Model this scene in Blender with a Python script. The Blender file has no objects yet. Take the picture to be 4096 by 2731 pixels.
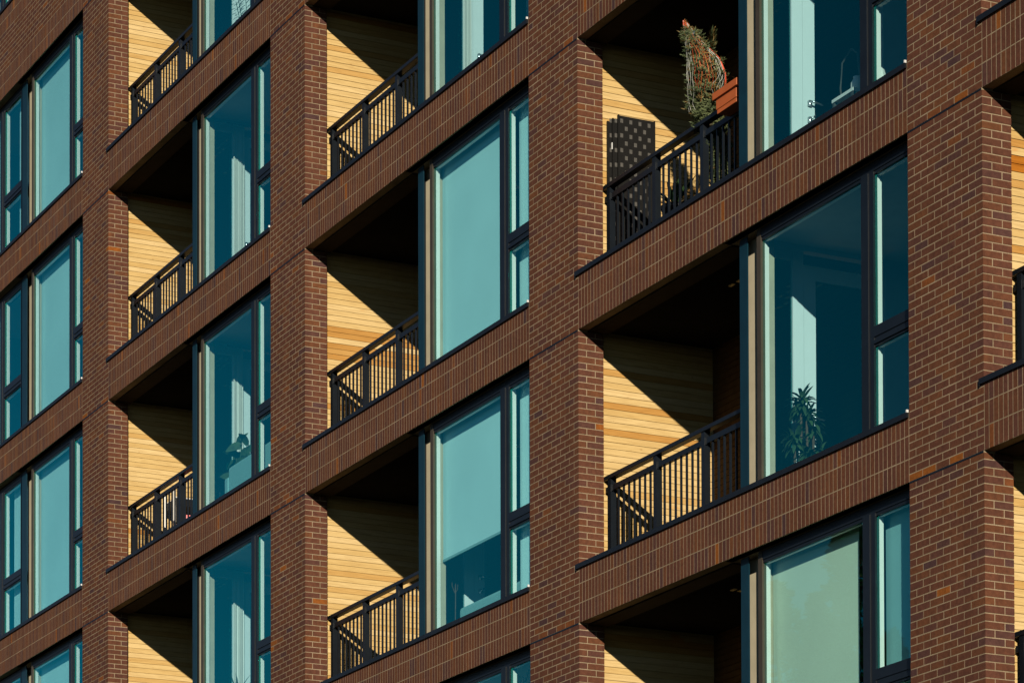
import bpy, math, random
from mathutils import Vector, Matrix
random.seed(7)
scene = bpy.context.scene
C = scene.collection
R = math.radians

# ------------------------------------------------------------------ camera, sky, sun, exposure
cam_d = bpy.data.cameras.new('camera'); cam = bpy.data.objects.new('camera', cam_d); C.objects.link(cam)
AZ, EL, RO = -1.1073, 0.0268, -0.0026
F = Vector((math.sin(AZ)*math.cos(EL), math.cos(AZ)*math.cos(EL), math.sin(EL)))
Rt = F.cross(Vector((0, 0, 1))).normalized(); Up = Rt.cross(F)
R2 = Rt*math.cos(RO) + Up*math.sin(RO); U2 = -Rt*math.sin(RO) + Up*math.cos(RO)
M = Matrix((R2, U2, -F)).transposed().to_4x4(); M.translation = Vector((30.6071, -15.5337, -10.4118))
cam.matrix_world = M
cam_d.sensor_width = 36; cam_d.lens = 12981.99/4096*36
cam_d.shift_y = (4996.7-1365.5)/4096; cam_d.shift_x = 0
cam_d.clip_start = 0.5; cam_d.clip_end = 1500
scene.camera = cam
SUN = Vector((1, -0.49, 0.3185)).normalized()
world = bpy.data.worlds.new('World'); scene.world = world; world.use_nodes = True
wn = world.node_tree; wn.nodes.clear()
sky = wn.nodes.new('ShaderNodeTexSky'); sky.sky_type = 'NISHITA'; sky.sun_disc = False
sky.sun_elevation = math.asin(SUN.z); sky.sun_rotation = math.atan2(SUN.x, SUN.y)
sky.air_density = 0.6; sky.dust_density = 0.0; sky.ozone_density = 1.6
bgn = wn.nodes.new('ShaderNodeBackground'); bgn.inputs[1].default_value = 0.05
won = wn.nodes.new('ShaderNodeOutputWorld')
wn.links.new(sky.outputs[0], bgn.inputs[0]); wn.links.new(bgn.outputs[0], won.inputs[0])
sun_d = bpy.data.lights.new('sun', 'SUN'); sun_d.energy = 5.0; sun_d.angle = R(0.5); sun_d.color = (1.0, 0.90, 0.74)
sun = bpy.data.objects.new('sun', sun_d); C.objects.link(sun)
sun.rotation_euler = SUN.to_track_quat('Z', 'Y').to_euler(); sun.location = SUN*60
vs = scene.view_settings
vs.view_transform = 'Standard'; vs.look = 'None'; vs.gamma = 1; vs.exposure = 0.3; vs.use_curve_mapping = False
scene.cycles.max_bounces = 8; scene.cycles.diffuse_bounces = 1; scene.cycles.transparent_max_bounces = 24; scene.cycles.caustics_reflective = False

# ------------------------------------------------------------------ materials
def mat(name):
    m = bpy.data.materials.new(name); m.use_nodes = True
    nt = m.node_tree; b = nt.nodes['Principled BSDF']
    return m, nt, b
def N(nt, t, **kw):
    n = nt.nodes.new(t)
    for k, v in kw.items(): setattr(n, k, v)
    return n
def ramp(nt, stops, src, interp='LINEAR'):
    r = N(nt, 'ShaderNodeValToRGB'); r.color_ramp.interpolation = interp
    e = r.color_ramp.elements
    while len(e) < len(stops): e.new(0.5)
    for i, (p, c) in enumerate(stops): e[i].position = p; e[i].color = (*c, 1)
    nt.links.new(src, r.inputs[0]); return r
def noise(nt, scale, detail=3, vec=None, rough=0.6):
    n = N(nt, 'ShaderNodeTexNoise'); n.inputs['Scale'].default_value = scale
    n.inputs['Detail'].default_value = detail; n.inputs['Roughness'].default_value = rough
    if vec: nt.links.new(vec, n.inputs['Vector'])
    return n
def mixc(nt, mode, fac, a, b):
    m = N(nt, 'ShaderNodeMix', data_type='RGBA', blend_type=mode)
    for i, v in ((0, fac), (6, a), (7, b)):
        if isinstance(v, (int, float)): m.inputs[i].default_value = v
        elif isinstance(v, tuple): m.inputs[i].default_value = (*v, 1)
        else: nt.links.new(v, m.inputs[i])
    return m.outputs[2]
def bump(nt, b, h, s, d=0.01):
    n = N(nt, 'ShaderNodeBump'); n.inputs['Strength'].default_value = s; n.inputs['Distance'].default_value = d
    nt.links.new(h, n.inputs['Height']); nt.links.new(n.outputs[0], b.inputs['Normal'])
def plain(name, col, rough=0.5, metal=0, var=0.12, scale=6, spec=0.5):
    m, nt, b = mat(name)
    g = N(nt, 'ShaderNodeNewGeometry'); n = noise(nt, scale, 4, g.outputs['Position'])
    r = ramp(nt, [(0.3, tuple(c*(1-var) for c in col)), (0.7, tuple(min(1, c*(1+var)) for c in col))], n.outputs[0])
    nt.links.new(r.outputs[0], b.inputs['Base Color'])
    b.inputs['Roughness'].default_value = rough; b.inputs['Metallic'].default_value = metal
    b.inputs['Specular IOR Level'].default_value = spec
    return m

def brick_mat():
    m, nt, b = mat('clay_brick')
    a = N(nt, 'ShaderNodeAttribute', attribute_name='tone')
    g = N(nt, 'ShaderNodeNewGeometry')
    col = ramp(nt, [(0.0, (.060, .031, .031)), (0.16, (.074, .034, .028)), (0.34, (.090, .036, .0235)), (0.60, (.102, .040, .0215)),
                    (0.84, (.120, .047, .021)), (0.95, (.152, .051, .017)), (1.0, (.215, .070, .013))], a.outputs['Fac'])
    n1 = noise(nt, 26, 4, g.outputs['Position'])
    r1 = ramp(nt, [(0.25, (.72, .72, .76)), (0.75, (1.26, 1.22, 1.16))], n1.outputs[0])
    c = mixc(nt, 'MULTIPLY', 1.0, col.outputs[0], r1.outputs[0])
    n2 = noise(nt, 260, 2, g.outputs['Position'])
    r2 = ramp(nt, [(0.66, (0, 0, 0)), (0.76, (1, 1, 1))], n2.outputs[0])
    c = mixc(nt, 'MIX', r2.outputs[0], c, mixc(nt, 'ADD', 1.0, c, (.10, .075, .06)))
    n3 = noise(nt, 1.1, 4, g.outputs['Position'])
    r3 = ramp(nt, [(0.3, (.86, .86, .88)), (0.7, (1.10, 1.08, 1.05))], n3.outputs[0])
    c = mixc(nt, 'MULTIPLY', 1.0, c, r3.outputs[0])
    mps = N(nt, 'ShaderNodeMapping'); mps.inputs['Scale'].default_value = (5, 5, .35); nt.links.new(g.outputs['Position'], mps.inputs[0])
    n4 = noise(nt, 1.0, 4, mps.outputs[0]); r4 = ramp(nt, [(0.30, (.84, .84, .85)), (0.55, (1, 1, 1)), (0.74, (1.10, 1.09, 1.07))], n4.outputs[0])
    c = mixc(nt, 'MULTIPLY', 1.0, c, r4.outputs[0])
    nt.links.new(c, b.inputs['Base Color'])
    b.inputs['Roughness'].default_value = 0.85; b.inputs['Specular IOR Level'].default_value = 0.1
    nb = noise(nt, 120, 5, g.outputs['Position'])
    bump(nt, b, nb.outputs[0], 0.35, 0.004)
    return m
def mortar_mat():
    m, nt, b = mat('mortar')
    g = N(nt, 'ShaderNodeNewGeometry')
    n1 = noise(nt, 3.0, 5, g.outputs['Position']); n2 = noise(nt, 90, 3, g.outputs['Position'])
    c1 = ramp(nt, [(0.3, (.190, .140, .086)), (0.72, (.315, .238, .155))], n1.outputs[0])
    c2 = ramp(nt, [(0.3, (.75, .75, .75)), (0.7, (1.18, 1.18, 1.18))], n2.outputs[0])
    nt.links.new(mixc(nt, 'MULTIPLY', 1, c1.outputs[0], c2.outputs[0]), b.inputs['Base Color'])
    b.inputs['Roughness'].default_value = 0.95; b.inputs['Specular IOR Level'].default_value = 0.1
    bump(nt, b, n2.outputs[0], 0.4, 0.004); return m
def wood_mat():
    m, nt, b = mat('cedar_board')
    a = N(nt, 'ShaderNodeAttribute', attribute_name='tone')
    g = N(nt, 'ShaderNodeNewGeometry')
    mp = N(nt, 'ShaderNodeMapping'); mp.inputs['Scale'].default_value = (8, 1.2, 22)
    nt.links.new(g.outputs['Position'], mp.inputs[0])
    off = N(nt, 'ShaderNodeVectorMath', operation='ADD'); nt.links.new(mp.outputs[0], off.inputs[0])
    cx = N(nt, 'ShaderNodeCombineXYZ'); ml = N(nt, 'ShaderNodeMath', operation='MULTIPLY'); ml.inputs[1].default_value = 57
    nt.links.new(a.outputs['Fac'], ml.inputs[0]); nt.links.new(ml.outputs[0], cx.inputs[0]); nt.links.new(cx.outputs[0], off.inputs[1])
    gr = noise(nt, 3.0, 5, off.outputs[0], 0.65); gr.inputs['Distortion'].default_value = 0.6
    col = ramp(nt, [(0.0, (.565, .415, .20)), (0.3, (.525, .370, .158)), (0.6, (.485, .322, .122)), (0.82, (.45, .262, .083)), (0.95, (.40, .20, .05)), (1.0, (.34, .12, .014))], a.outputs['Fac'])
    gl = ramp(nt, [(0.28, (.80, .74, .66)), (0.62, (1.08, 1.08, 1.08))], gr.outputs[0])
    c = mixc(nt, 'MULTIPLY', 1, col.outputs[0], gl.outputs[0])
    # orange resin stains and small knots
    mp2 = N(nt, 'ShaderNodeMapping'); mp2.inputs['Scale'].default_value = (1, 1.6, 4.2); nt.links.new(g.outputs['Position'], mp2.inputs[0])
    st = noise(nt, 1.25, 3, mp2.outputs[0]); rs = ramp(nt, [(0.68, (0, 0, 0)), (0.80, (.85, .85, .85))], st.outputs[0])
    c = mixc(nt, 'MIX', rs.outputs[0], c, (.52, .20, .022))
    mp3 = N(nt, 'ShaderNodeMapping'); mp3.inputs['Scale'].default_value = (1, 9, 26); nt.links.new(g.outputs['Position'], mp3.inputs[0])
    kn = noise(nt, 1.6, 2, mp3.outputs[0]); rk = ramp(nt, [(0.70, (0, 0, 0)), (0.78, (.6, .6, .6))], kn.outputs[0])
    c = mixc(nt, 'MIX', rk.outputs[0], c, (.26, .12, .035))
    nt.links.new(c, b.inputs['Base Color']); b.inputs['Roughness'].default_value = 0.6
    b.inputs['Specular IOR Level'].default_value = 0.06
    bump(nt, b, gr.outputs[0], 0.15, 0.003); return m
def glass_mat(name='tinted_glass', tint=(.86, .97, .98), refl=1.2):
    m = bpy.data.materials.new(name); m.use_nodes = True; nt = m.node_tree; nt.nodes.clear()
    o = N(nt, 'ShaderNodeOutputMaterial'); mx = N(nt, 'ShaderNodeMixShader')
    t = N(nt, 'ShaderNodeBsdfTransparent'); t.inputs[0].default_value = (*tint, 1)
    gl = N(nt, 'ShaderNodeBsdfGlossy'); gl.inputs['Color'].default_value = (.02, 1.0, .90, 1); gl.inputs['Roughness'].default_value = 0.0
    lw = N(nt, 'ShaderNodeLayerWeight'); lw.inputs['Blend'].default_value = 0.5
    pw = N(nt, 'ShaderNodeMath', operation='POWER'); pw.inputs[1].default_value = 3.0; nt.links.new(lw.outputs['Facing'], pw.inputs[0])
    fr = N(nt, 'ShaderNodeMath', operation='MULTIPLY_ADD'); fr.inputs[1].default_value = refl; fr.inputs[2].default_value = 0.06; nt.links.new(pw.outputs[0], fr.inputs[0])
    gg = N(nt, 'ShaderNodeNewGeometry'); iv = N(nt, 'ShaderNodeMath', operation='SUBTRACT'); iv.inputs[0].default_value = 1.0; nt.links.new(gg.outputs['Backfacing'], iv.inputs[1])
    f1 = fr; fr = N(nt, 'ShaderNodeMath', operation='MULTIPLY'); nt.links.new(f1.outputs[0], fr.inputs[0]); nt.links.new(iv.outputs[0], fr.inputs[1])
    g = N(nt, 'ShaderNodeNewGeometry'); n = noise(nt, 1.3, 2, g.outputs['Position'])
    bp = N(nt, 'ShaderNodeBump'); bp.inputs['Strength'].default_value = 0.012; bp.inputs['Distance'].default_value = 0.05
    nt.links.new(n.outputs[0], bp.inputs['Height']); nt.links.new(bp.outputs[0], gl.inputs['Normal'])
    nt.links.new(fr.outputs[0], mx.inputs[0]); nt.links.new(t.outputs[0], mx.inputs[1]); nt.links.new(gl.outputs[0], mx.inputs[2])
    nt.links.new(mx.outputs[0], o.inputs[0]); return m
def foliage_mat(name, c0, c1):
    m, nt, b = mat(name)
    g = N(nt, 'ShaderNodeNewGeometry'); n = noise(nt, 9, 3, g.outputs['Position'])
    r = ramp(nt, [(0.3, c0), (0.7, c1)], n.outputs[0]); nt.links.new(r.outputs[0], b.inputs['Base Color'])
    b.inputs['Roughness'].default_value = 0.6; b.inputs['Specular IOR Level'].default_value = 0.3; return m
def fabric_mat(name, col):
    m, nt, b = mat(name)
    g = N(nt, 'ShaderNodeNewGeometry'); n = noise(nt, 220, 2, g.outputs['Position']); n2 = noise(nt, 0.9, 2, g.outputs['Position'])
    r = ramp(nt, [(0.3, tuple(c*.93 for c in col)), (0.7, tuple(min(1, c*1.05) for c in col))], n.outputs[0])
    r2 = ramp(nt, [(0.3, (.94, .94, .94)), (0.7, (1.04, 1.04, 1.04))], n2.outputs[0])
    nt.links.new(mixc(nt, 'MULTIPLY', 1, r.outputs[0], r2.outputs[0]), b.inputs['Base Color'])
    b.inputs['Roughness'].default_value = 0.9; b.inputs['Specular IOR Level'].default_value = 0.1; return m

BRICK = brick_mat(); MORTAR = mortar_mat(); WOOD = wood_mat(); GLASS = glass_mat(); DGLASS = glass_mat('door_glass', (.42, .52, .52), .5)
METAL = plain('dark_painted_metal', (.005, .0075, .011), .4, 0, .2, 6, .3)
NAVY = plain('navy_metal_fascia', (.0015, .021, .034), .42, 0, .15, 6, .3)
FLASH = plain('black_metal_flashing', (.005, .006, .008), .45, 0, .25, 6, .35)
BEIGE = plain('beige_trim_panel', (.46, .41, .29), .7, 0, .08)
TAUPE = plain('taupe_metal_trim', (.046, .037, .027), .5, 0, .12, 6, .2)
VINYL = plain('white_vinyl', (.86, .84, .76), .45, 0, .03)
ZINC = plain('bare_zinc', (.75, .75, .73), .35, .3, .05)
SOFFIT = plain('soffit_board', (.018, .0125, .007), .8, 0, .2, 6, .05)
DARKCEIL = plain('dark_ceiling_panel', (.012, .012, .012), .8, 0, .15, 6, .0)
REARW = plain('shade_toned_siding', (.060, .036, .015), .8, 0, .2, 14, .05)  # rear boards toned down, shade of the recess put into the colour
SLOT = plain('vent_slot_glint', (.80, .60, .28), .6, 0, .3, 40)  # golden glints of bounced sunlight put into the slot colour
CONC = plain('concrete_slab', (.10, .095, .085), .9, 0, .15)
ROOM = plain('painted_room_wall', (.42, .44, .43), .9, 0, .05)
FLOORW = plain('room_floor_boards', (.34, .27, .19), .6, 0, .15)
DOORW = plain('white_painted_door', (.74, .80, .80), .5, 0, .02)
CHROME = plain('satin_chrome', (.55, .56, .57), .25, .9, .03)
BLIND = fabric_mat('roller_blind_fabric', (.60, .98, .98))
CREAMB = fabric_mat('cream_blind_fabric', (.74, .84, .66))
SHEET = fabric_mat('pale_upholstery', (.26, .50, .50))
BLACKP = plain('black_wicker', (.006, .0056, .005), .6, 0, .3, 60, .2)
GREYW = plain('grey_wicker', (.075, .070, .062), .7, 0, .25, 60, .2)
TERRA = plain('terracotta_plastic', (.40, .088, .016), .6, 0, .08)
PAPER = plain('white_paper', (.82, .80, .74), .8, 0, .06)
BLUEP = plain('blue_tag_edge', (.05, .12, .32), .6)
PINK = plain('pink_pot_plastic', (.80, .22, .22), .5)
NETR = plain('red_netting', (.55, .06, .02), .6); NETW = plain('white_netting', (.50, .50, .45), .6); NETO = plain('orange_netting', (.60, .22, .05), .6)
FIR = foliage_mat('fir_needles', (.028, .050, .022), (.135, .155, .062)); FIRB = foliage_mat('browned_fir_needles', (.09, .07, .022), (.22, .14, .045))
LEAF = foliage_mat('glossy_leaf', (.018, .050, .022), (.050, .105, .035)); LEAFY = foliage_mat('yellow_edged_leaf', (.16, .17, .04), (.36, .36, .10))
BARK = plain('bark', (.10, .065, .04), .9, 0, .3, 20)
GROUNDM = plain('ground_turf', (.035, .042, .022), .95, 0, .3, 1.5); ASPH = plain('asphalt', (.05, .05, .05), .9, 0, .15, 4)
CROWN = foliage_mat('conifer_crown_needles', (.030, .055, .018), (.085, .115, .035))

# ------------------------------------------------------------------ mesh helpers
class MB:
    def __init__(s): s.v = []; s.f = []; s.t = []; s.mi = []; s.use_t = False
    def box(s, x0, x1, y0, y1, z0, z1, tone=None, skip=(), m=0, ch=0.0):
        o = len(s.v)
        s.v += [(x0, y0, z0), (x1, y0, z0), (x1, y1, z0), (x0, y1, z0), (x0, y0, z1), (x1, y0, z1), (x1, y1, z1), (x0, y1, z1)]
        fs = {'b': (0, 3, 2, 1), 't': (4, 5, 6, 7), 'f': (0, 1, 5, 4), 'k': (2, 3, 7, 6), 'l': (3, 0, 4, 7), 'r': (1, 2, 6, 5)}
        for k, f in fs.items():
            if k not in skip: s.f.append(tuple(o+i for i in f)); s.mi.append(m)
        s.t += [tone or 0.0]*8
        if tone is not None: s.use_t = True
        return s
    def quadstrip(s, L, Rr, m=0):
        o = len(s.v)
        for a, b in zip(L, Rr): s.v += [tuple(a), tuple(b)]; s.t += [0, 0]
        for i in range(len(L)-1): s.f.append((o+2*i, o+2*i+1, o+2*i+3, o+2*i+2)); s.mi.append(m)
        return s
    def tube(s, pts, rad, n=6, m=0, cap=True):
        pts = [Vector(p) for p in pts]; o = len(s.v); k = len(pts)
        rads = rad if isinstance(rad, (list, tuple)) else [rad]*k
        for i, p in enumerate(pts):
            d = (pts[min(i+1, k-1)]-pts[max(i-1, 0)]).normalized()
            a = d.cross(Vector((0.13, 0.31, 0.94)));
            if a.length < 1e-3: a = d.cross(Vector((1, 0, 0)))
            a.normalize(); b = d.cross(a)
            for j in range(n):
                t = 2*math.pi*j/n; q = p+(a*math.cos(t)+b*math.sin(t))*rads[i]; s.v.append(tuple(q)); s.t.append(0)
        for i in range(k-1):
            for j in range(n):
                s.f.append((o+i*n+j, o+i*n+(j+1) % n, o+(i+1)*n+(j+1) % n, o+(i+1)*n+j)); s.mi.append(m)
        if cap:
            s.f.append(tuple(o+j for j in range(n))[::-1]); s.mi.append(m); s.f.append(tuple(o+(k-1)*n+j for j in range(n))); s.mi.append(m)
        return s
    def lathe(s, prof, c=(0, 0, 0), n=14, m=0):
        o = len(s.v); k = len(prof)
        for r, z in prof:
            for j in range(n):
                t = 2*math.pi*j/n; s.v.append((c[0]+r*math.cos(t), c[1]+r*math.sin(t), c[2]+z)); s.t.append(0)
        for i in range(k-1):
            for j in range(n):
                s.f.append((o+i*n+j, o+i*n+(j+1) % n, o+(i+1)*n+(j+1) % n, o+(i+1)*n+j)); s.mi.append(m)
        s.f.append(tuple(o+j for j in range(n))[::-1]); s.mi.append(m)
        s.f.append(tuple(o+(k-1)*n+j for j in range(n))); s.mi.append(m); return s
    def mesh(s, name, mats):
        me = bpy.data.meshes.new(name); me.from_pydata(s.v, [], s.f)
        for mm in (mats if isinstance(mats, (list, tuple)) else [mats]): me.materials.append(mm)
        if any(s.mi): me.polygons.foreach_set('material_index', s.mi)
        if s.use_t:
            at = me.attributes.new('tone', 'FLOAT', 'POINT'); at.data.foreach_set('value', s.t)
        me.update(); return me
WL = {}
def link(name, data, loc=(0, 0, 0), parent=None):
    o = bpy.data.objects.new(name, data); C.objects.link(o)
    loc = Vector(loc); WL[o.name] = loc
    if parent is not None: o.parent = parent; o.location = loc-WL[parent.name]
    else: o.location = loc
    return o
def obj(name, mb, mats, parent=None, loc=(0, 0, 0)):       # vertices of mb are relative to loc
    return link(name, mb.mesh(name, mats), loc, parent)
def smooth(o, bev=None):
    o.data.polygons.foreach_set('use_smooth', [True]*len(o.data.polygons)); return o
def bevel(o, w, seg=2):
    md = o.modifiers.new('bevel', 'BEVEL'); md.width = w; md.segments = seg; md.limit_method = 'ANGLE'; return o
def tag(o, label, cat, group=None):
    o['label'] = label; o['category'] = cat
    if group: o['group'] = group
    return o
def kind(o, k): o['kind'] = k; return o
KIDS = {}
def dup(o, loc, parent):
    c = o.copy(); C.objects.link(c); loc = Vector(loc); WL[c.name] = loc
    c.parent = parent; c.location = loc-WL[parent.name] if parent else loc
    for ch in list(o.children):
        d = ch.copy(); C.objects.link(d); d.parent = c
    return c
def thing(name, label, cat, loc, group=None):
    return tag(link(name, None, loc), label, cat, group)

# ------------------------------------------------------------------ dimensions of the facade (metres)
c_ = 3.048/45          # brick course
H = 3.048              # storey
W = 5.5*3*c_           # pier width
B = 7.2463             # bay pitch
J = 0.0105             # joint
bays = {0: (-1, 4), 1: (-1, 3), 2: (-1, 3), 3: (-2, 2), 4: (-2, 1)}    # levels n: an opening has its head at z = n*H
def BX(k): return (k-3)*B
def rough(): return random.uniform(-.0004, .0006)
def tone_r(): return min(.96, max(0.0, random.gauss(.47, .165))) if random.random() > .005 else random.uniform(.95, 1.0)

BASE = (0, 0, -12.0)
building = thing('apartment_building', 'dark red brick apartment block with recessed timber lined balconies and tall tinted windows', 'building', BASE)

# ------------------------------------------------------------------ ground
g = MB(); g.box(-320, 320, -420, 260, -14.0, -12.0); kind(obj('ground', g, GROUNDM), 'structure')
g = MB(); g.box(-320, 320, -26, -12, -11.996, -11.992); kind(obj('road', g, ASPH), 'structure')

# ------------------------------------------------------------------ brickwork
rest = MB(); rest_s = MB()                      # bricks beyond the 300 largest of each kind, joined
VAR = {}
def brick_mesh(dx, dy, dz, tone):
    key = (round(dx, 3), round(dy, 3), round(dz, 3), round(tone*14))
    if key not in VAR:
        m = MB(); m.box(-dx/2, dx/2, -dy/2, dy/2, -dz/2, dz/2, tone=min(1, round(tone*14)/14)); VAR[key] = m.mesh('brick', BRICK)
    return VAR[key]
n_ind = {'brick': 0, 'soldier_brick': 0}
def put_brick(x0, x1, y0, y1, z0, z1, parent, single, nm='brick', tone=None):
    t = tone if tone is not None else tone_r(); e = rough(); ey = random.uniform(-.0008, -.0001)
    if single and n_ind[nm] < 300:
        n_ind[nm] += 1
        link(nm, brick_mesh(x1-x0, y1-y0, z1-z0, t), ((x0+x1)/2+e*.5, (y0+y1)/2+ey, (z0+z1)/2+e), parent)
    else:
        e2 = random.uniform(-.0013, .0013); e3 = random.uniform(-.0013, .0013)
        (rest if nm == 'brick' else rest_s).box(x0+e2, x1+e3, y0+ey, y1+ey, z0+e+e3*.6, z1+e+e2*.6, tone=t, skip=('k',) if y0 < .2 else ())
h = J/2; S = 3*c_
angle_me = MB().box(.004, W-.012, -.003, .09, -.013, .004).mesh('shelf_angle', FLASH)
def pier(k, lo, hi):
    X0 = BX(k); z0 = lo*H; z1 = hi*H+.61
    core = MB()
    core.box(X0+.003, X0+W-.003, .0006, .292, z0, z1)
    core.box(X0+.10, X0+1.0, .292, 4.2, z0, z1, skip=('f',))
    p = obj('brick_pier', core, MORTAR, building)
    for n in range(lo, hi+1): link('shelf_angle', angle_me, (X0, 0, n*H), p)
    nc = int(round((z1-z0)/c_))
    for j in range(nc):
        za = z0+j*c_+h; zb = z0+(j+1)*c_-h
        jj = j % 45
        single = (k == 4 and -H*1.15 < za < .65) or (k == 3 and -.35*H < za < .2)
        below = jj == 0 or jj == 44
        if jj == 44: zb -= .009
        if jj == 0: za += .002
        A = (j + (lo*45)) % 2 == 0
        edges = []
        if A: edges = [0, .5] + [.5+i for i in range(1, 6)]
        else: edges = [0, 1, 2, 3, 4, 5, 5.5]
        for a, b in zip(edges[:-1], edges[1:]):
            xa = X0+a*S+(h if a > 0 else 0); xb = X0+b*S-(h if b < 5.5 else 0)
            last = b == 5.5; first = a == 0
            dep = .092
            if last and not A: dep = .194
            if first and A: dep = .194
            tn = None
            if jj == 0 and random.random() < .28: tn = random.uniform(.9, 1.0)
            put_brick(xa, xb, 0, dep, za, zb, p, single, tone=tn)
        # the return brick behind the corner brick
        if A: ya, yb = .092+J, .295
        else: ya, yb = .194+J, .295
        put_brick(X0+W-.094, X0+W, ya, yb, za, zb, p, single)
        if k == 0: continue
    return p
NSB = 90
def spandrel(k, n, tall=False):
    X0 = BX(k)+W; X1 = BX(k+1); z0 = n*H; ht = 21*c_ if tall else 9*c_
    core = MB(); core.box(X0, X1, .0006, .30, z0+.004, z0+ht-.003)
    s = obj('spandrel', core, MORTAR, building)
    step = (X1-X0-h*2)/NSB
    def soldiers(za, single):
        for i in range(NSB):
            xa = X0+h+i*step+h*.98; xb = X0+h+(i+1)*step-h*.98
            put_brick(xa, xb, 0, .09, za+h, za+S-h, s, single, 'soldier_brick')
    if not tall:
        single = (k == 3 and n == -1) or (k == 3 and n == 0)
        for r in range(3): soldiers(z0+r*S-(0), single and (n == 0 or X0 > 0))
    else:
        for r in (0, 1, 5, 6): soldiers(z0+r*S, False)
        for j in range(9):
            za = z0+2*S+j*c_; x = X0+h-(S/2 if j % 2 else 0)
            while x < X1-.01:
                a = max(x, X0+h); b = min(x+S, X1-h)
                if b-a > .02: put_brick(a, b-J, 0, .09, za+h, za+c_-h, s, False)
                x += S
    zt = z0+ht
    fl = MB()
    fl.box(X0-.040, X1-.004, -.022, -.0015, zt-.046, zt+.002)
    fl.box(X0-.048, X0-.040, -.022, -.0015, zt-.060, zt+.0)
    fl.box(X0+.002, X1-.004, -.0015, .34, zt-.002, zt+.010)
    f = obj('sill_flashing', fl, FLASH, s)
    cap = MB(); cap.box(X1-.014, X1-.001, -.026, -.006, zt-.002, zt+.022); obj('end_dam', cap, ZINC, f)
    # underside bands of the lintel
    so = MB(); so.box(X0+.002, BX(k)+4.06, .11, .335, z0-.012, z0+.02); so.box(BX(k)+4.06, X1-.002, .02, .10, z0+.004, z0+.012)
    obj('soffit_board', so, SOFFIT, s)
    return s
for k in range(0, 6):
    lo, hi = bays[min(k, 4)]
    pl = bays[max(k-1, 0)]; pier(k, min(lo, pl[0])-0, max(hi, pl[1]))
for k, (lo, hi) in bays.items():
    for n in range(lo-1, hi+1): spandrel(k, n, tall=(k == 0 and n == 3))
kind(obj('brickwork', rest, BRICK, building), 'stuff')
kind(obj('soldier_brickwork', rest_s, BRICK, building), 'stuff')

# ------------------------------------------------------------------ slabs, back wall, lower storeys
for n in range(-3, 5):
    m = MB()
    ks = [k for k in bays if bays[k][0]-1 <= n <= bays[k][1]]
    for k in ks:
        m.box(BX(k)+1.0, BX(k+1)+.10, .302, 4.0, n*H+.06, n*H+.5)
    obj('floor_slab', m, CONC, building)
m = MB(); m.box(BX(0)-.1, BX(5)+W, 4.0, 4.2, -12, 3*H+1.5); obj('rear_wall', m, CONC, building)
m = MB()
for k, (lo, hi) in bays.items(): m.box(BX(k)-.002, BX(k+1)-.004, .02, 3.99, -12, (lo-1)*H-.02)
m.box(BX(5), BX(5)+W-.02, .02, 3.99, -12, -3*H-.02)
obj('base_wall', m, MORTAR, building)

# ------------------------------------------------------------------ loggias: timber walls, ceilings
PH = 0.0694
plank_meshes = []
for i in range(14):
    m = MB(); t = i/13
    m.box(-.018, 0, 0, 1.36, 0, PH-.0075, tone=t); m.box(-.022, -.008, 0, 1.36, PH-.0075, PH, tone=t); plank_meshes.append(m.mesh('plank', WOOD))
singles = [(3, 0), (3, 1), (3, -1), (4, 0), (2, 1), (2, 0), (2, 2), (4, -1)]
rest_p = MB(); n_pl = 0
def ptone():
    r = random.random()
    return random.uniform(0, .5) if r < .82 else (random.uniform(.5, .82) if r < .97 else random.uniform(.86, .97))
for k, (lo, hi) in bays.items():
    if k == 0: continue
    for n in range(lo, hi+1):
        zb = (n-1)*H+.5; X = BX(k)+1.0176
        w = MB(); w.box(BX(k)+.95, BX(k)+.996, .30, 1.70, zb, n*H+.06)
        lw = obj('loggia_wall', w, FLASH, building)
        i = 0; z = zb
        while z < n*H+.055:
            t = ptone()
            if (k, n) == (4, 0) and i in (28, 29): t = 1.0 if i == 29 else .98
            if (k, n) == (2, 1) and i in (18, 20, 22, 23): t = .9
            if (k, n) in singles and n_pl < 300:
                link('plank', plank_meshes[min(13, int(round(t*13)))], (X+rough(), .302, z), lw); n_pl += 1
            else: rest_p.box(X-.018, X, .302, 1.66, z, z+PH-.0075, tone=t, skip=('l',)); rest_p.box(X-.02, X-.008, .302, 1.66, z+PH-.0075, z+PH, tone=t, skip=('l',))
            z += PH; i += 1
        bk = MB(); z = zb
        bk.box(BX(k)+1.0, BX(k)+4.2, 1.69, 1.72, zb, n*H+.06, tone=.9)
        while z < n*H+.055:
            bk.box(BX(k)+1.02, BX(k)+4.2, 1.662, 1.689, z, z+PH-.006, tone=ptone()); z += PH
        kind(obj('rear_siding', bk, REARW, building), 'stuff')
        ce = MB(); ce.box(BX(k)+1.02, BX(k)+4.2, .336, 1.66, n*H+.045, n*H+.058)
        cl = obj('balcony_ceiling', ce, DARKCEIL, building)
        vt = MB()
        for bx0, by0, nx, ny in ((2.35, 1.28, 7, 4), (2.9, .75, 5, 3)):
            for a in range(nx):
                for b2 in range(ny):
                    if random.random() < .7:
                        xx = BX(k)+bx0+a*.155+random.uniform(-.01, .01); yy = by0+b2*.085
                        vt.box(xx, xx+.085, yy, yy+.034, n*H+.036, n*H+.0455)
        obj('ceiling_vent', vt, SLOT, cl)
kind(obj('planks', rest_p, WOOD, building), 'stuff')

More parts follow.
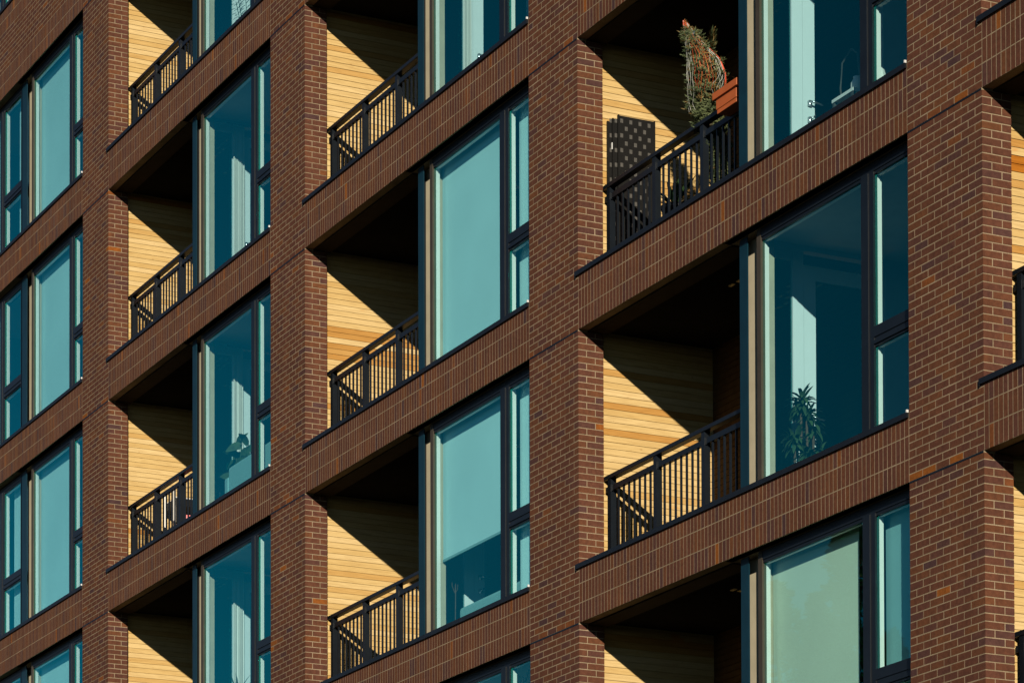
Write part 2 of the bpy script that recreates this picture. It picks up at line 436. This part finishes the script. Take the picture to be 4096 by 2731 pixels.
# ------------------------------------------------------------------ railings
rail_mb = MB(); rail_mb.box(0, 3.02, -.018, .062, 1.529, 1.573); rail_me = rail_mb.mesh('balcony_railing', METAL)
mid_me = MB().box(.02, 3.02, .004, .044, 1.405, 1.460).mesh('mid_rail', METAL)
bot_me = MB().box(.02, 3.02, .004, .044, .655, .700).mesh('bottom_rail', METAL)
post_me = MB().box(0, .064, -.008, .058, .50, 1.529).mesh('post', METAL)
brk_me = MB().box(.064, .080, .0, .048, 1.395, 1.468).mesh('bracket', METAL)
bal_me = MB().box(0, .019, .014, .033, .700, 1.405).mesh('baluster', METAL)
first_rail = None
for k, (lo, hi) in bays.items():
    if k == 0: continue
    for n in range(lo, hi+1):
        P = Vector((BX(k)+1.022, .352, (n-1)*H))
        if first_rail is None:
            r = link('balcony_railing', rail_me, P, building); bevel(r, .005); first_rail = r
            link('mid_rail', mid_me, P, r); link('bottom_rail', bot_me, P, r)
            for i in range(4):
                x = .090+i*.9705
                if x > 2.98: continue
                link('post', post_me, P+Vector((x, 0, 0)), r); link('bracket', brk_me, P+Vector((x, 0, 0)), r)
                for q in range(7):
                    xb = x+.064+(q+1)*(.9705-.064)/8-.010
                    if xb < 3.0: link('baluster', bal_me, P+Vector((xb, 0, 0)), r)
        else: dup(first_rail, P, building)

# ------------------------------------------------------------------ windows and balcony doors
YF, YG = .107, .131
def frame_set(xa, mu0, mu1, xb, jl, jr, left_end=True):
    """window root (dark frame) with panes, mullion, transom and white inner frames; local z from sill 0 (z=.61) to head"""
    zs, zh = .61, H-.115; tz0, tz1 = H-1.655, H-1.476
    f = MB()
    f.box(xa, xa+jl, YF, .165, zs, H-.002, m=1); f.box(xb-jr, xb, YF, .165, zs, H-.002)
    f.box(xa+jl, xb-jr, YF+.004, .165, zh+.03, H-.004); f.box(xa+jl, xb-jr, YF+.012, .163, zh, zh+.028)
    f.box(xa+jl, xb-jr, YF+.003, .165, zs+.001, zs+.05)
    mul = MB(); mid = mu0+.6*(mu1-mu0)
    mul.box(mu0, mid, YF-.006, .164, zs+.05, zh+.03); mul.box(mid, mu1, YF+.002, .163, zs+.05, zh+.03)
    tr = MB(); xr = xb-jr
    tr.box(mu1, xr, YF+.001, .162, tz0+.085, tz1); tr.box(mu1, xr, YF+.010, .160, tz0+.055, tz0+.085); tr.box(mu1, xr, YF-.002, .161, tz0+.022, tz0+.055); tr.box(mu1, xr, YF+.012, .160, tz0, tz0+.022)
    panes = [(xa+jl, mu0, zs+.05, zh), (mu1, xr, tz1, zh), (mu1, xr, zs+.05, tz0)]
    return f, mul, tr, panes
def build_window(spec, P):
    f, mul, tr, panes = frame_set(*spec)
    w = obj('window', f, [METAL, TAUPE], building, P)
    obj('mullion', mul, METAL, w, P); obj('transom', tr, METAL, w, P)
    for (a, b, z0, z1) in panes:
        obj('pane', MB().box(a-.004, b+.004, YG, YG+.020, z0-.004, z1+.004), GLASS, w, P)
        i = MB(); t = .004; q = .165
        for (d0, d1, ins) in ((YG+.0215, .178, t), (.178, .203, t-.010)):
            i.box(a-.04, a+ins, d0, d1, z0-.03, z1+.03); i.box(b-ins, b+.04, d0, d1, z0-.03, z1+.03)
            i.box(a+ins, b-ins, d0, d1, z1-ins, z1+.03); i.box(a+ins, b-ins, d0, d1, z0-.03, z0+ins)
        obj('inner_frame', i, VINYL, w, P)
    return w
def build_door(P):
    d = MB(); X0, X1 = 4.225, 4.255
    d.box(X0-.02, X1+.012, .30, .38, .5, H-.02); d.box(X0, X1, .38, .665, .5, .60); d.box(X0, X1, .38, .665, H-.12, H-.02)
    d.box(X0-.01, X1+.006, .665, .715, .5, H-.02); d.box(X0-.004, X1, .715, .79, .5, H-.02)
    d.box(X0-.02, X1+.012, 1.62, 1.70, .5, H-.02)
    door = obj('balcony_door', d, DOORW, building, P)
    lf = MB(); X1 -= .006
    lf.box(X0, X1, .796, .930, .52, H-.14); lf.box(X0, X1, 1.50, 1.615, .52, H-.14); lf.box(X0, X1, .930, 1.50, .52, .70); lf.box(X0, X1, .930, 1.50, H-.28, H-.14)
    obj('door_leaf', lf, DOORW, door, P)
    hd = MB()
    for zc, lev in ((1.43, 1), (1.27, 0)):
        hd.lathe([(.022, 0), (.024, .004), (.024, .05), (.018, .055)], (X1+.012, .868, zc-.03), 10)
        if lev: hd.tube([(X1+.015, .868, zc), (X1+.055, .868, zc), (X1+.060, .90, zc-.004), (X1+.055, .985, zc-.02)], .011, 7)
        else: hd.tube([(X1+.02, .868, zc), (X1+.05, .868, zc), (X1+.055, .905, zc+.03)], .010, 7)
    smooth(obj('handle', hd, CHROME, door, P))
    obj('pane', MB().box(X0+.006, X1-.008, .374, .670, .596, H-.114), DGLASS, door, P)
    obj('pane', MB().box(X0+.006, X1-.008, .924, 1.506, .69, H-.27), DGLASS, door, P)
    return door
win0 = door0 = None
for k, (lo, hi) in bays.items():
    for n in range(lo, hi+1):
        P = (BX(k), 0, (n-1)*H)
        np0 = 4.21 if k else 4.02; np1 = 4.353 if k else 4.285
        pl = MB(); pl.box(np0, np1, .107, .119, .612, H-.003); fa = obj('post_fascia', pl, NAVY, building, P)
        sb = MB(); sb.box(np0-.020, np0-.013, .119, .212, .5, H-.003); obj('fascia_bracket', sb, FLASH, fa, P)
        bw = MB(); bw.box(np0-.15 if k else np0+.03, 4.527, .212, .300, .5, H-.002); obj('end_wall_panel', bw, BEIGE, building, P)
        if win0 is None: win0 = build_window((4.526, 6.34, 6.53, B-.002, .071, .075), P)
        else: dup(win0, P, building)
        if k == 0: build_window((W+.002, 2.95, 3.135, 4.05, .09, .06), P)
        if k > 0:
            if door0 is None: door0 = build_door(P)
            else: dup(door0, P, building)
            sw = MB(); sw.box(4.20, 4.28, 1.70, 4.0, .5, H+.058); sw.box(4.19, 4.29, .31, 1.70, H-.02, H+.058); obj('side_wall', sw, ROOM, building, P)
        # the room behind: floor covering, ceiling, far wall, right wall
        x0 = 4.285 if k else 1.0
        rm = MB(); rm.box(x0, B+.098, 3.95, 3.99, .5, H+.058); rm.box(B+.06, B+.099, .302, 3.95, .5, H+.058); rm.box(x0, B+.06, .302, 3.95, H+.03, H+.058)
        obj('room_lining', rm, ROOM, building, P)
        fl = MB(); fl.box(x0, B+.06, .302, 3.95, .501, .515); obj('room_floor', fl, FLOORW, building, P)

# ------------------------------------------------------------------ roller blinds (each hangs in its own window)
ORD = ['lowest', 'second lowest', 'third lowest', 'fourth lowest', 'top']
def blind(k, n, x0, x1, zbot, label, group='roller blinds behind the windows', cloth=None):
    P = Vector((BX(k)+x0, .262, n*H-.02)); L = x1-x0; D = n*H-.02-zbot
    r = thing('roller_blind', label, 'blind', P, group)
    m = MB(); segs = 6
    for i in range(segs):
        za = -D*i/segs; zb = -D*(i+1)/segs
        m.box(0, L, rough()*.5, .0035, zb, za)
    obj('fabric', MB().box(0, L, 0, .003, -D, -.03), cloth or BLIND, r, P)
    smooth(obj('roller', MB().tube([(0, .02, 0), (L, .02, 0)], .022, 10), DARKCEIL, r, P))
    obj('hem_bar', MB().box(0, L, -.007, .010, -D-.028, -D), SHEET, r, P)
ln = {3: 'highest', 2: 'second highest', 1: 'third highest', 0: 'fourth highest'}
for n in (3, 2, 1, 0):
    blind(0, n, 4.54, 6.06, (n-1)*H+.62, 'pale blind fully down left of the first brick pier, %s of its column' % ln[n])
    blind(0, n, 1.3, 2.90, (n-1)*H+.62, 'pale blind fully down, cut by left photo edge, %s of its column' % ln[n])
blind(0, 1, 3.2, 3.93, .62, 'narrow pale blind in the middle full sash at the left edge')
blind(0, 0, 3.2, 3.93, -2.43, 'narrow pale blind in the lowest full sash at the left edge')
blind(0, 3, 3.45, 3.93, 2*H+.62, 'narrow pale blind in the highest sash at the left edge')
blind(2, 1, 4.54, 6.08, .66, 'pale blind almost fully down, directly above the blind stopped two thirds down')
blind(2, 0, 4.54, 6.08, -1.54, 'pale blind stopped two thirds down with a dark room showing below it')
blind(2, 1, 6.50, 7.10, .62, 'narrow pale blind in the sash right of the almost fully lowered blind')
blind(2, 0, 6.50, 7.10, -2.43, 'narrow pale blind in the sash right of the two thirds lowered blind')
blind(3, -1, 4.54, 6.03, -2*H+.62, 'large pale blind with conifers mirrored over it in the lower right window', cloth=CREAMB)
blind(3, -1, 6.47, 7.10, -2*H+.62, 'narrow pale blind in the sash right of the tree reflecting window', cloth=SHEET)

# ------------------------------------------------------------------ plants
def blade(m, base, d, length, width, droop, mi=0, seg=5, up=Vector((0, 0, 1)), fold=.15):
    d = Vector(d).normalized(); side = d.cross(up)
    if side.length < .05: side = d.cross(Vector((1, 0, 0)))
    side.normalize(); p = Vector(base); L = []; Rr = []; cur = d.copy()
    for i in range(seg+1):
        t = i/seg; w = width*.5*(math.sin(math.pi*min(1, .12+t*.88))**.8)
        L.append(p-side*w); Rr.append(p+side*w)
        p = p+cur*(length/seg); cur = (cur+Vector((0, 0, -droop/seg))).normalized()
    m.quadstrip(L, Rr, mi)
def pot(name_mat, P, r, h_, parent, nm='pot'):
    return smooth(obj(nm, MB().lathe([(r*.72, 0), (r, h_*.92), (r*1.06, h_*.92), (r*1.06, h_), (r*.9, h_), (r*.88, h_*.85)], (0, 0, 0), 16), name_mat, parent, P))
# dracaena in the large lower-middle window of the right column
P = Vector((4.72, .62, -2.548))
t = thing('potted_dracaena', 'tall bushy dracaena silhouetted against the bright door in the right column window', 'plant', P)
pot(BLACKP, P, .15, .28, t)
st = MB(); lf = MB()
for sx, sy, top in ((-.17, .02, .90), (-.13, -.07, 1.00), (-.20, .11, .80), (-.02, .12, .46), (.05, -.12, .42), (-.16, .17, .52), (.10, .04, .36), (-.1, -.16, .62)):
    st.tube([(sx*.4, sy, .25), (sx, sy, top*.6), (sx*1.05, sy, top)], .012, 6)
    for i in range(54):
        a = random.uniform(0, 6.28); e = random.uniform(-.75, 1.3)
        blade(lf, (sx*1.05+.02*math.cos(a), sy, top-random.uniform(0, .12)), (math.cos(a)*math.cos(e), math.sin(a)*math.cos(e), math.sin(e)), random.uniform(.13, .20), .040, random.uniform(.8, 1.9))
obj('stem', st, BARK, t, P); obj('foliage', lf, LEAF, t, P)
# rubber plant in the left-column window
P = Vector((BX(1)+4.62, .58, .5))
t = thing('rubber_plant', 'broad leaved houseplant rising behind the low sofa back in the left column window', 'plant', P)
pot(BLACKP, P, .15, .28, t); st = MB(); lf = MB()
for i, (dx, dy, hz) in enumerate(((0, 0, 1.12), (-.25, .05, 1.0), (.26, -.02, 1.10), (-.40, .1, .80), (.14, .1, .92), (.38, 0, 1.0))):
    st.tube([(0, 0, .25), (dx*.4, dy*.5, hz*.6), (dx, dy, hz)], .007, 5)
    for q in range(5):
        a = q*2.4+i; zz = hz-q*.085; ff = 1-q*.12
        blade(lf, (dx*ff, dy*ff, zz), (math.cos(a), .4*math.sin(a), random.uniform(.1, .9)), .25, .13, 1.3, seg=6, up=Vector((.5, -.85, .2)))
obj('stem', st, LEAF, t, P); obj('foliage', lf, LEAF, t, P)
# grass-like plant in the lowest left-column window
P = Vector((BX(1)+4.62, .60, -2.55))
t = thing('spider_plant', 'thin arching spider plant at the bottom of the lowest left column window', 'plant', P)
pot(BLACKP, P, .12, .70, t); lf = MB()
for i in range(26):
    a = random.uniform(0, 6.28); blade(lf, (0, 0, .66), (.5*math.cos(a), .5*math.sin(a), 1), random.uniform(.25, .62), .013, random.uniform(.8, 2.0), seg=7)
obj('foliage', lf, LEAF, t, P)
# palm seen in the top left-column window
P = Vector((BX(1)+4.86, .70, 2*H+.5))
t = thing('potted_palm', 'feathery palm behind the glass of the topmost left column window', 'plant', P)
pot(PAPER, P, .14, .3, t); lf = MB(); st = MB()
for i in range(7):
    a = i*.9; tip = Vector((.28*math.cos(a), .2*math.sin(a), 1.0+.1*math.sin(i*2)))
    st.tube([(0, 0, .28), tip*.6, tip], .005, 4)
    for q in range(9):
        f_ = .45+q*.065
        for s_ in (-1, 1): blade(lf, tip*f_, (s_*.7, .2*s_, .35), .16, .014, 1.0, seg=3)
obj('stem', st, LEAF, t, P); obj('foliage', lf, LEAF, t, P)
# small spiky plant on the upper right balcony
P = Vector((1.98, .66, .5))
t = thing('spiky_pot_plant', 'small spiky leaved plant in a dark pot behind the railing beside the wicker screen', 'plant', P)
pot(FLASH, P, .13, .62, t); lf = MB()
for i in range(22):
    a = random.uniform(0, 6.28); e = random.uniform(.35, 1.35); blade(lf, (0, 0, .60), (math.cos(a)*math.cos(e), math.sin(a)*math.cos(e), math.sin(e)), random.uniform(.22, .42), .045, random.uniform(.2, .9))
obj('foliage', lf, LEAF, t, P)

# ------------------------------------------------------------------ netted Christmas tree, planter, screen
P = Vector((3.02, .64, .5))
t = thing('netted_fir_tree', 'Christmas tree wrapped in red and white netting leaning over the upper right balcony railing', 'tree', P)
AXR = [(3.02, .64, .50, .05), (3.03, .62, .75, .10), (3.064, .58, 1.03, .14), (3.054, .55, 1.325, .15), (3.0, .52, 1.54, .16), (2.955, .465, 1.74, .18), (3.017, .44, 1.87, .19),
       (3.053, .42, 2.03, .20), (3.039, .40, 2.18, .17), (2.912, .36, 2.43, .085), (2.823, .34, 2.573, .035), (2.776, .33, 2.676, .010)]
axis = [Vector(q[:3])-P for q in AXR]
def ax(s):
    x = max(0, min(.9999, s))*(len(axis)-1); i = int(x); return axis[i].lerp(axis[i+1], x-i)
def rad(s):
    x = max(0, min(.9999, s))*(len(AXR)-1); i = int(x); return AXR[i][3]+(AXR[i+1][3]-AXR[i][3])*(x-i)
smooth(obj('trunk', MB().tube([ax(i/12) for i in range(13)], [.032-.0022*i for i in range(13)], 7), BARK, t, P))
fo = MB()
def tuft(base, out, ln_, mi):
    tip = base+out*ln_
    for q in range(11):
        pp = base.lerp(tip, q/11); dd = Vector((random.uniform(-1, 1), random.uniform(-1, 1), random.uniform(-.2, 1))).normalized()*random.uniform(.028, .045)
        sd = dd.cross(out).normalized()*.0055; o = len(fo.v)
        fo.v += [tuple(pp-sd), tuple(pp+sd), tuple(pp+dd)]; fo.t += [0]*3; fo.f.append((o, o+1, o+2)); fo.mi.append(mi)
for i in range(2300):
    s = random.uniform(.10, .885); a = random.uniform(0, 6.283); c0 = ax(s); wh = .5+.5*math.sin(s*52+1.2*math.sin(a*2)); r = rad(s)*random.uniform(.45, .86)*(.80+.34*wh)
    base = c0+Vector((math.cos(a)*r, math.sin(a)*r, random.uniform(-.05, .03)))
    out = Vector((math.cos(a)*.8, math.sin(a)*.8, .30)).normalized()
    inner = -.2 < math.cos(a+.46) and s > .5
    tuft(base, out, random.uniform(.035, .07), 1 if random.random() < (.28 if inner else .06) else 0)
for q in range(46): tuft(ax(.82+.155*q/46), Vector((random.uniform(-.15, .05), random.uniform(-.15, .15), 1)).normalized(), .025, 1)
for q in range(40): tuft(ax(.80)+Vector((.10+random.uniform(-.03, .03), .13+random.uniform(-.03, .03), q*.004-.04)), Vector((.1, .2, 1)).normalized(), .05, q % 3 == 0)
obj('foliage', fo, [FIR, FIRB], t, P)
VA = math.atan2(-.45, .9)          # the side of the tree turned to the street
for nm_mat, a_lo, a_hi, cnt, rr_ in ((NETR, -.75, .35, 6, .0016), (NETO, -.5, .6, 3, .0016), (NETW, -1.5, -.7, 4, .0016), (NETW, .35, 1.25, 3, .0016), (NETR, 1.1, 1.5, 4, .0035), (NETR, -3.0, 3.0, 5, .0045), (NETR, 2.2, 4.2, 6, .0024)):
    nt_ = MB()
    for i in range(cnt):
        a0 = VA+a_lo+(a_hi-a_lo)*(i+.5)/cnt
        for tw in ((.25, -.25) if nm_mat is NETW and a_lo > 0 else (0,)):
            pts = []; lo_ = random.uniform(.42, .56) if rr_ < .004 else .84
            for q in range(17):
                s = lo_+(1-lo_)*q/16; a = a0+tw*math.sin(q*.8)+.05*math.sin(q*1.7+i); r = rad(s)*.97+.004
                pts.append(ax(s)+Vector((math.cos(a)*r, math.sin(a)*r, .012*math.sin(q+i))))
            nt_.tube(pts, rr_, 3, cap=False)
    obj('netting', nt_, nm_mat, t, P)
lb = MB(); lb.box(-.035, .035, -.004, .004, -.045, .045); l1 = obj('tag_label', lb, PAPER, t, Vector((2.915, .315, 2.475))); l1.rotation_euler = (0, R(14), R(25))
lb = MB(); lb.box(.036, .060, -.003, .005, -.045, .045); l2 = obj('tag_edge', lb, BLUEP, t, Vector((2.915, .315, 2.475))); l2.rotation_euler = (0, R(14), R(25))
# planter straddling the rail
P = Vector((3.79, .30, 1.435))
t = thing('railing_planter', 'terracotta coloured rectangular planter straddling the railing beside the netted tree', 'planter', P)
m = MB()
for z0, z1, ww, dd in ((0, .040, .183, .082), (.044, .15, .192, .088)): m.box(-ww, ww, -dd, dd, z0, z1)
m.box(-.184, .184, -.083, .083, .038, .046)
bevel(obj('box', m, TERRA, t, P), .004)
m = MB(); m.box(-.232, .232, -.108, -.088, .145, .215); m.box(-.232, .232, .088, .108, .145, .215); m.box(-.232, -.21, -.088, .088, .145, .215); m.box(.21, .232, -.088, .088, .145, .215)
bevel(obj('rim', m, TERRA, t, P), .004)
obj('soil', MB().box(-.21, .21, -.088, .088, .145, .188), BARK, t, P)
lf = MB()
for i in range(60):
    a = random.uniform(0, 6.28); blade(lf, (random.uniform(-.2, .2), random.uniform(-.06, .06), .187), (math.cos(a), math.sin(a), 1.0), random.uniform(.05, .12), .02, .8, seg=3)
obj('foliage', lf, FIR, t, P)
# folding wicker screen
P = Vector((1.075, .66, .5))
t = thing('folding_screen', 'folded black wicker privacy screen with grey woven squares against the timber wall', 'screen', P)
square_me = MB().box(-.003, .003, 0, .033, 0, .043).mesh('woven_square', GREYW)
for i, (dx, ya, yb, ht) in enumerate(((.012, -.17, .27, 1.83), (-.014, -.222, .25, 1.795), (-.036, -.270, .22, 1.765))):
    pn = MB(); pn.box(dx-.009, dx+.009, ya, yb, 0, ht); pn.box(dx-.012, dx+.012, ya-.002, ya+.014, 0, ht+.004); pn.box(dx-.012, dx+.012, yb-.014, yb+.002, 0, ht+.004)
    pp = obj('screen_panel', pn, BLACKP, t, P)
    for a in range(23):
        for b2 in range(8 if i == 0 else 1):
            yy = ya+.024+b2*.0545; zz = .05+a*.0775
            if (a+b2) % 2 == 0 and yy+.032 < yb-.012: link('woven_square', square_me, P+Vector((dx+.0085, yy, zz)), pp)
obj('hinge', MB().box(-.02, -.002, -.232, -.218, 1.47, 1.54), ZINC, t, P)

# ------------------------------------------------------------------ things on the lower-left balcony
X1_ = BX(1)
P = Vector((X1_+1.36, 1.12, .5))
t = thing('balcony_cart', 'black two shelf cart with pale posts behind the lower left balcony railing', 'cart', P)
for z0, z1 in ((.62, .74), (1.02, 1.13)):
    s_ = obj('shelf', MB().box(-.22, .22, -.26, .42, z0, z1), BLACKP, t, P); obj('shelf_edge', MB().box(-.22, .225, -.26, .42, z1, z1+.012), ZINC, s_, P)
lg = MB().box(-.016, .016, -.016, .016, 0, 1.30).mesh('leg', PAPER)
for lx in (-.2, .2):
    for ly in (-.275, .435): link('leg', lg, P+Vector((lx, ly, 0)), t)
P = Vector((X1_+1.40, 1.42, 1.642))
t = thing('yellow_leaf_plant', 'plant with yellow edged arching leaves above the lower left balcony railing', 'plant', P)
pot(PAPER, P, .08, .14, t); lf = MB()
for i in range(9):
    a = i*.7; blade(lf, (0, 0, .12), (math.cos(a), math.sin(a), 1.5), .42, .05, 1.9, seg=8)
obj('foliage', lf, LEAFY, t, P)
P = Vector((X1_+1.62, 1.0, .5))
t = thing('pink_pot', 'small pink pot low behind the lower left balcony railing', 'pot', P)
smooth(obj('pot_body', MB().lathe([(.08, 0), (.11, .78), (.12, .80), (.12, .86), (.10, .86), (.09, .80)], n=14), PINK, t, P))

# ------------------------------------------------------------------ gathered curtains by the balcony doors
def curtain(k, n, y0, y1, label):
    P = Vector((BX(k)+4.315, 0, (n-1)*H+.52)); t = thing('curtain', label, 'curtain', P, 'white curtains gathered beside balcony doors')
    m = MB(); q = 22; L = []; Rr = []
    for i in range(q+1):
        y = y0+(y1-y0)*i/q; x = .022*math.sin(i*1.9)+.010*math.sin(i*.8+n)
        L.append((x, y, 0)); Rr.append((x*.8, y, 2.50))
    m.quadstrip(L, Rr); c1 = obj('curtain_cloth', m, VINYL, t, P); sd = c1.modifiers.new('thickness', 'SOLIDIFY'); sd.thickness = .003
    obj('curtain_rod', MB().tube([(0, y0-.1, 2.51), (0, y1+.1, 2.51)], .012, 8), GREYW, t, P)
curtain(1, 2, .66, .82, 'white curtain gathered beside the door in the highest full left column window')
curtain(1, 1, .66, .80, 'white curtain gathered behind the broad leaved houseplant')
curtain(1, 0, .66, .81, 'white curtain gathered above the thin arching spider plant')
curtain(2, 2, .64, .74, 'white curtain gathered beside the door in the topmost middle column window')

# ------------------------------------------------------------------ furniture behind the glass
def sofa(label, P, L, hb, matl, grp=None):
    t = thing('sofa', label, 'sofa', P)
    b1 = MB(); b1.box(0, L, 0, .20, .08, hb); bevel(obj('backrest', b1, matl, t, P), .04, 3)
    b2 = MB(); b2.box(.02, L-.02, .20, .85, .12, .40); bevel(obj('seat', b2, matl, t, P), .03, 3)
    b3 = MB(); b3.box(-.14, 0, 0, .85, .08, hb-.12); b3.box(L, L+.14, 0, .85, .08, hb-.12); bevel(obj('armrest', b3, matl, t, P), .03, 3)
sofa('pale sofa with its straight back against the glass below the broad leaved houseplant', Vector((X1_+5.02, .30, .5)), 1.85, .665, SHEET)
sofa('pale sofa with rounded back below the two thirds lowered blind', Vector((BX(2)+4.62, .42, -2.548)), 2.0, .455, SHEET)
P = Vector((BX(2)+4.31, .52, -2.548))
t = thing('dry_stalk_plant', 'thin bare stalk plant in the window below the two thirds lowered blind', 'plant', P)
pot(BLACKP, P, .09, .2, t); st = MB(); st.tube([(0, 0, .18), (.01, 0, .5), (-.005, .01, .86)], .006, 5)
for a in ((-.05, .02, .93), (.03, 0, .90), (-.02, -.03, .84), (.035, .02, .80)): st.tube([(0, 0, .70), (a[0]*.7, a[1], a[2]-.06), a], .004, 4)
obj('stem', st, BARK, t, P)
P = Vector((5.36, .62, .5))
t = thing('curved_chair', 'chair with tall curved back in the upper right window', 'chair', P)
ch = MB(); pts = [(-.12, 0, .45), (-.16, 0, .70), (-.13, 0, .93), (0, .02, 1.02), (.14, 0, .93), (.17, 0, .70), (.12, 0, .45)]
ch.tube(pts, .010, 7); smooth(obj('back_frame', ch, GREYW, t, P)); obj('seat', MB().box(-.2, .2, 0, .42, .41, .46), BLACKP, t, P)
lg = MB().box(-.014, .014, -.014, .014, 0, .41).mesh('leg', GREYW)
for lx in (-.17, .17):
    for ly in (.03, .39): link('leg', lg, P+Vector((lx, ly, 0)), t)
P = Vector((5.66, .42, .5))
t = thing('side_table', 'small pale topped table at the foot of the upper right window', 'table', P)
obj('table_top', MB().box(-.14, .22, -.1, .25, .40, .43), PAPER, t, P)
lg = MB().box(-.014, .014, -.014, .014, 0, .40).mesh('leg', GREYW)
for lx in (-.12, .2):
    for ly in (-.08, .23): link('leg', lg, P+Vector((lx, ly, 0)), t)
P = Vector((5.76, .44, .93))
t = tag(smooth(obj('vase', MB().lathe([(.035, 0), (.06, .04), (.055, .10), (.03, .14), (.035, .155)], n=12), PAPER, None, P)), 'small white vase on the pale topped table in the upper right window', 'vase')
P = Vector((6.40, .26, .665))
cr = MB(); o_ = 0; nn = 9
for i in range(nn):
    th = math.pi*i/(nn-1)
    for j in range(12):
        ph = 6.283*j/12; r = .085*(1+random.uniform(-.16, .16)); cr.v.append((r*math.sin(th)*math.cos(ph), .7*r*math.sin(th)*math.sin(ph), .12+1.45*r*math.cos(th))); cr.t.append(0)
for i in range(nn-1):
    for j in range(12): cr.f.append((i*12+j, i*12+(j+1) % 12, (i+1)*12+(j+1) % 12, (i+1)*12+j)); cr.mi.append(0)
tag(obj('paper_bag', cr, PAPER, None, P), 'crumpled white paper bag standing in the narrow sash of the upper right window', 'bag')
# rope light in the lowest left-edge window, cable loops in the bottom middle sash
P = Vector((BX(0)+4.6, .215, 0))
tag(smooth(obj('rope_light', MB().tube([(x, 0, -.46-.30*math.sin(min(1, x/1.0)*1.5)+.10*max(0, x-1)**2) for x in [i*.1 for i in range(19)]], .013, 6), PAPER, None, P)), 'white rope light sagging across the bottom left window', 'rope light')
P = Vector((BX(2)+6.62, .225, -H))
tag(smooth(obj('hanging_cable', MB().tube([(.0+.55*i/30, .0, -.22-.055*math.sin(i*.55)-.02*i/30) for i in range(31)], .008, 5), BLACKP, None, P)), 'dark looped cable behind the bottom middle sash', 'cable')
P = Vector((3.1, .9, .06-.028))
tag(obj('ceiling_light_dot', MB().lathe([(.012, -.012), (.022, 0), (.022, .012)], n=12), PAPER, None, P), 'tiny white painted point of light on the dark ceiling of the lower right balcony', 'glint')  # white dot drawn in place of a small point of light

# ------------------------------------------------------------------ conifers standing opposite, seen mirrored in the lower right window
def conifer(label, x, y, hgt, rw, seed, lean=0):
    rnd = random.Random(seed); P = Vector((x, y, -12))
    t = thing('pine_tree', label, 'tree', P, 'conifers opposite the building')
    smooth(obj('trunk', MB().tube([(0, 0, 0), (lean*.5, 0, hgt*.5), (lean, 0, hgt*.97)], [.32, .2, .03], 8), BARK, t, P))
    m = MB()
    top = hgt
    def leaf(px, py, pz, a, sz):
        d = Vector((math.cos(a), math.sin(a), rnd.uniform(-.4, .6))).normalized()*sz; sd = d.cross(Vector((rnd.uniform(-.4, .4), rnd.uniform(-.4, .4), 1))).normalized()*sz*.3
        p0 = Vector((px, py, pz)); o = len(m.v); m.v += [tuple(p0-sd*.5), tuple(p0+d*.5-sd), tuple(p0+d), tuple(p0+d*.5+sd)]; m.t += [0]*4; m.f.append((o, o+1, o+2, o+3)); m.mi.append(0)
    for i in range(3400):
        dz = 6.5*rnd.random()**1.25 if i < 2600 else rnd.uniform(5, hgt*.85)
        r = rw(dz)*(.74+.32*math.sin(dz*4.6+seed+2*math.sin(seed*dz)))*rnd.random()**.45; a = rnd.uniform(0, 6.283)
        for q in range(3): leaf(lean*(1-dz/hgt)+math.cos(a)*r+rnd.uniform(-.1, .1), math.sin(a)*r+rnd.uniform(-.1, .1), top-dz+rnd.uniform(-.1, .1)-.1*r, a+rnd.uniform(-.8, .8), rnd.uniform(.14, .30) if i < 2600 else rnd.uniform(.4, .8))
    obj('crown', m, CROWN, t, P)
TREES = [('broad conifer with pointed tip, left of those mirrored in the lower right window', -53.0, -35, 24.25, lambda d: .10+.62*d if d < 3 else 1.96+.15*(d-3), 1),
         ('rounded shoulder of a conifer mirrored low in the middle of the lower right window', -51.7, -35.8, 23.2, lambda d: .45*d**.5+.25*d, 2),
         ('tall narrow conifer mirrored along the right side of the lower right window', -49.05, -35, 25.6, lambda d: .12+.25*d if d < 1.2 else .42+.20*(d-1.2), 3),
         ('thin small conifer mirrored between the broad and the tall narrow conifer', -49.95, -34.5, 23.25, lambda d: .05+.16*d, 4),
         ('low conifer mirrored in the narrow sash of the lower right window', -46.75, -35, 21.5, lambda d: .1+.35*d, 5)]
for a in TREES: conifer(*a)
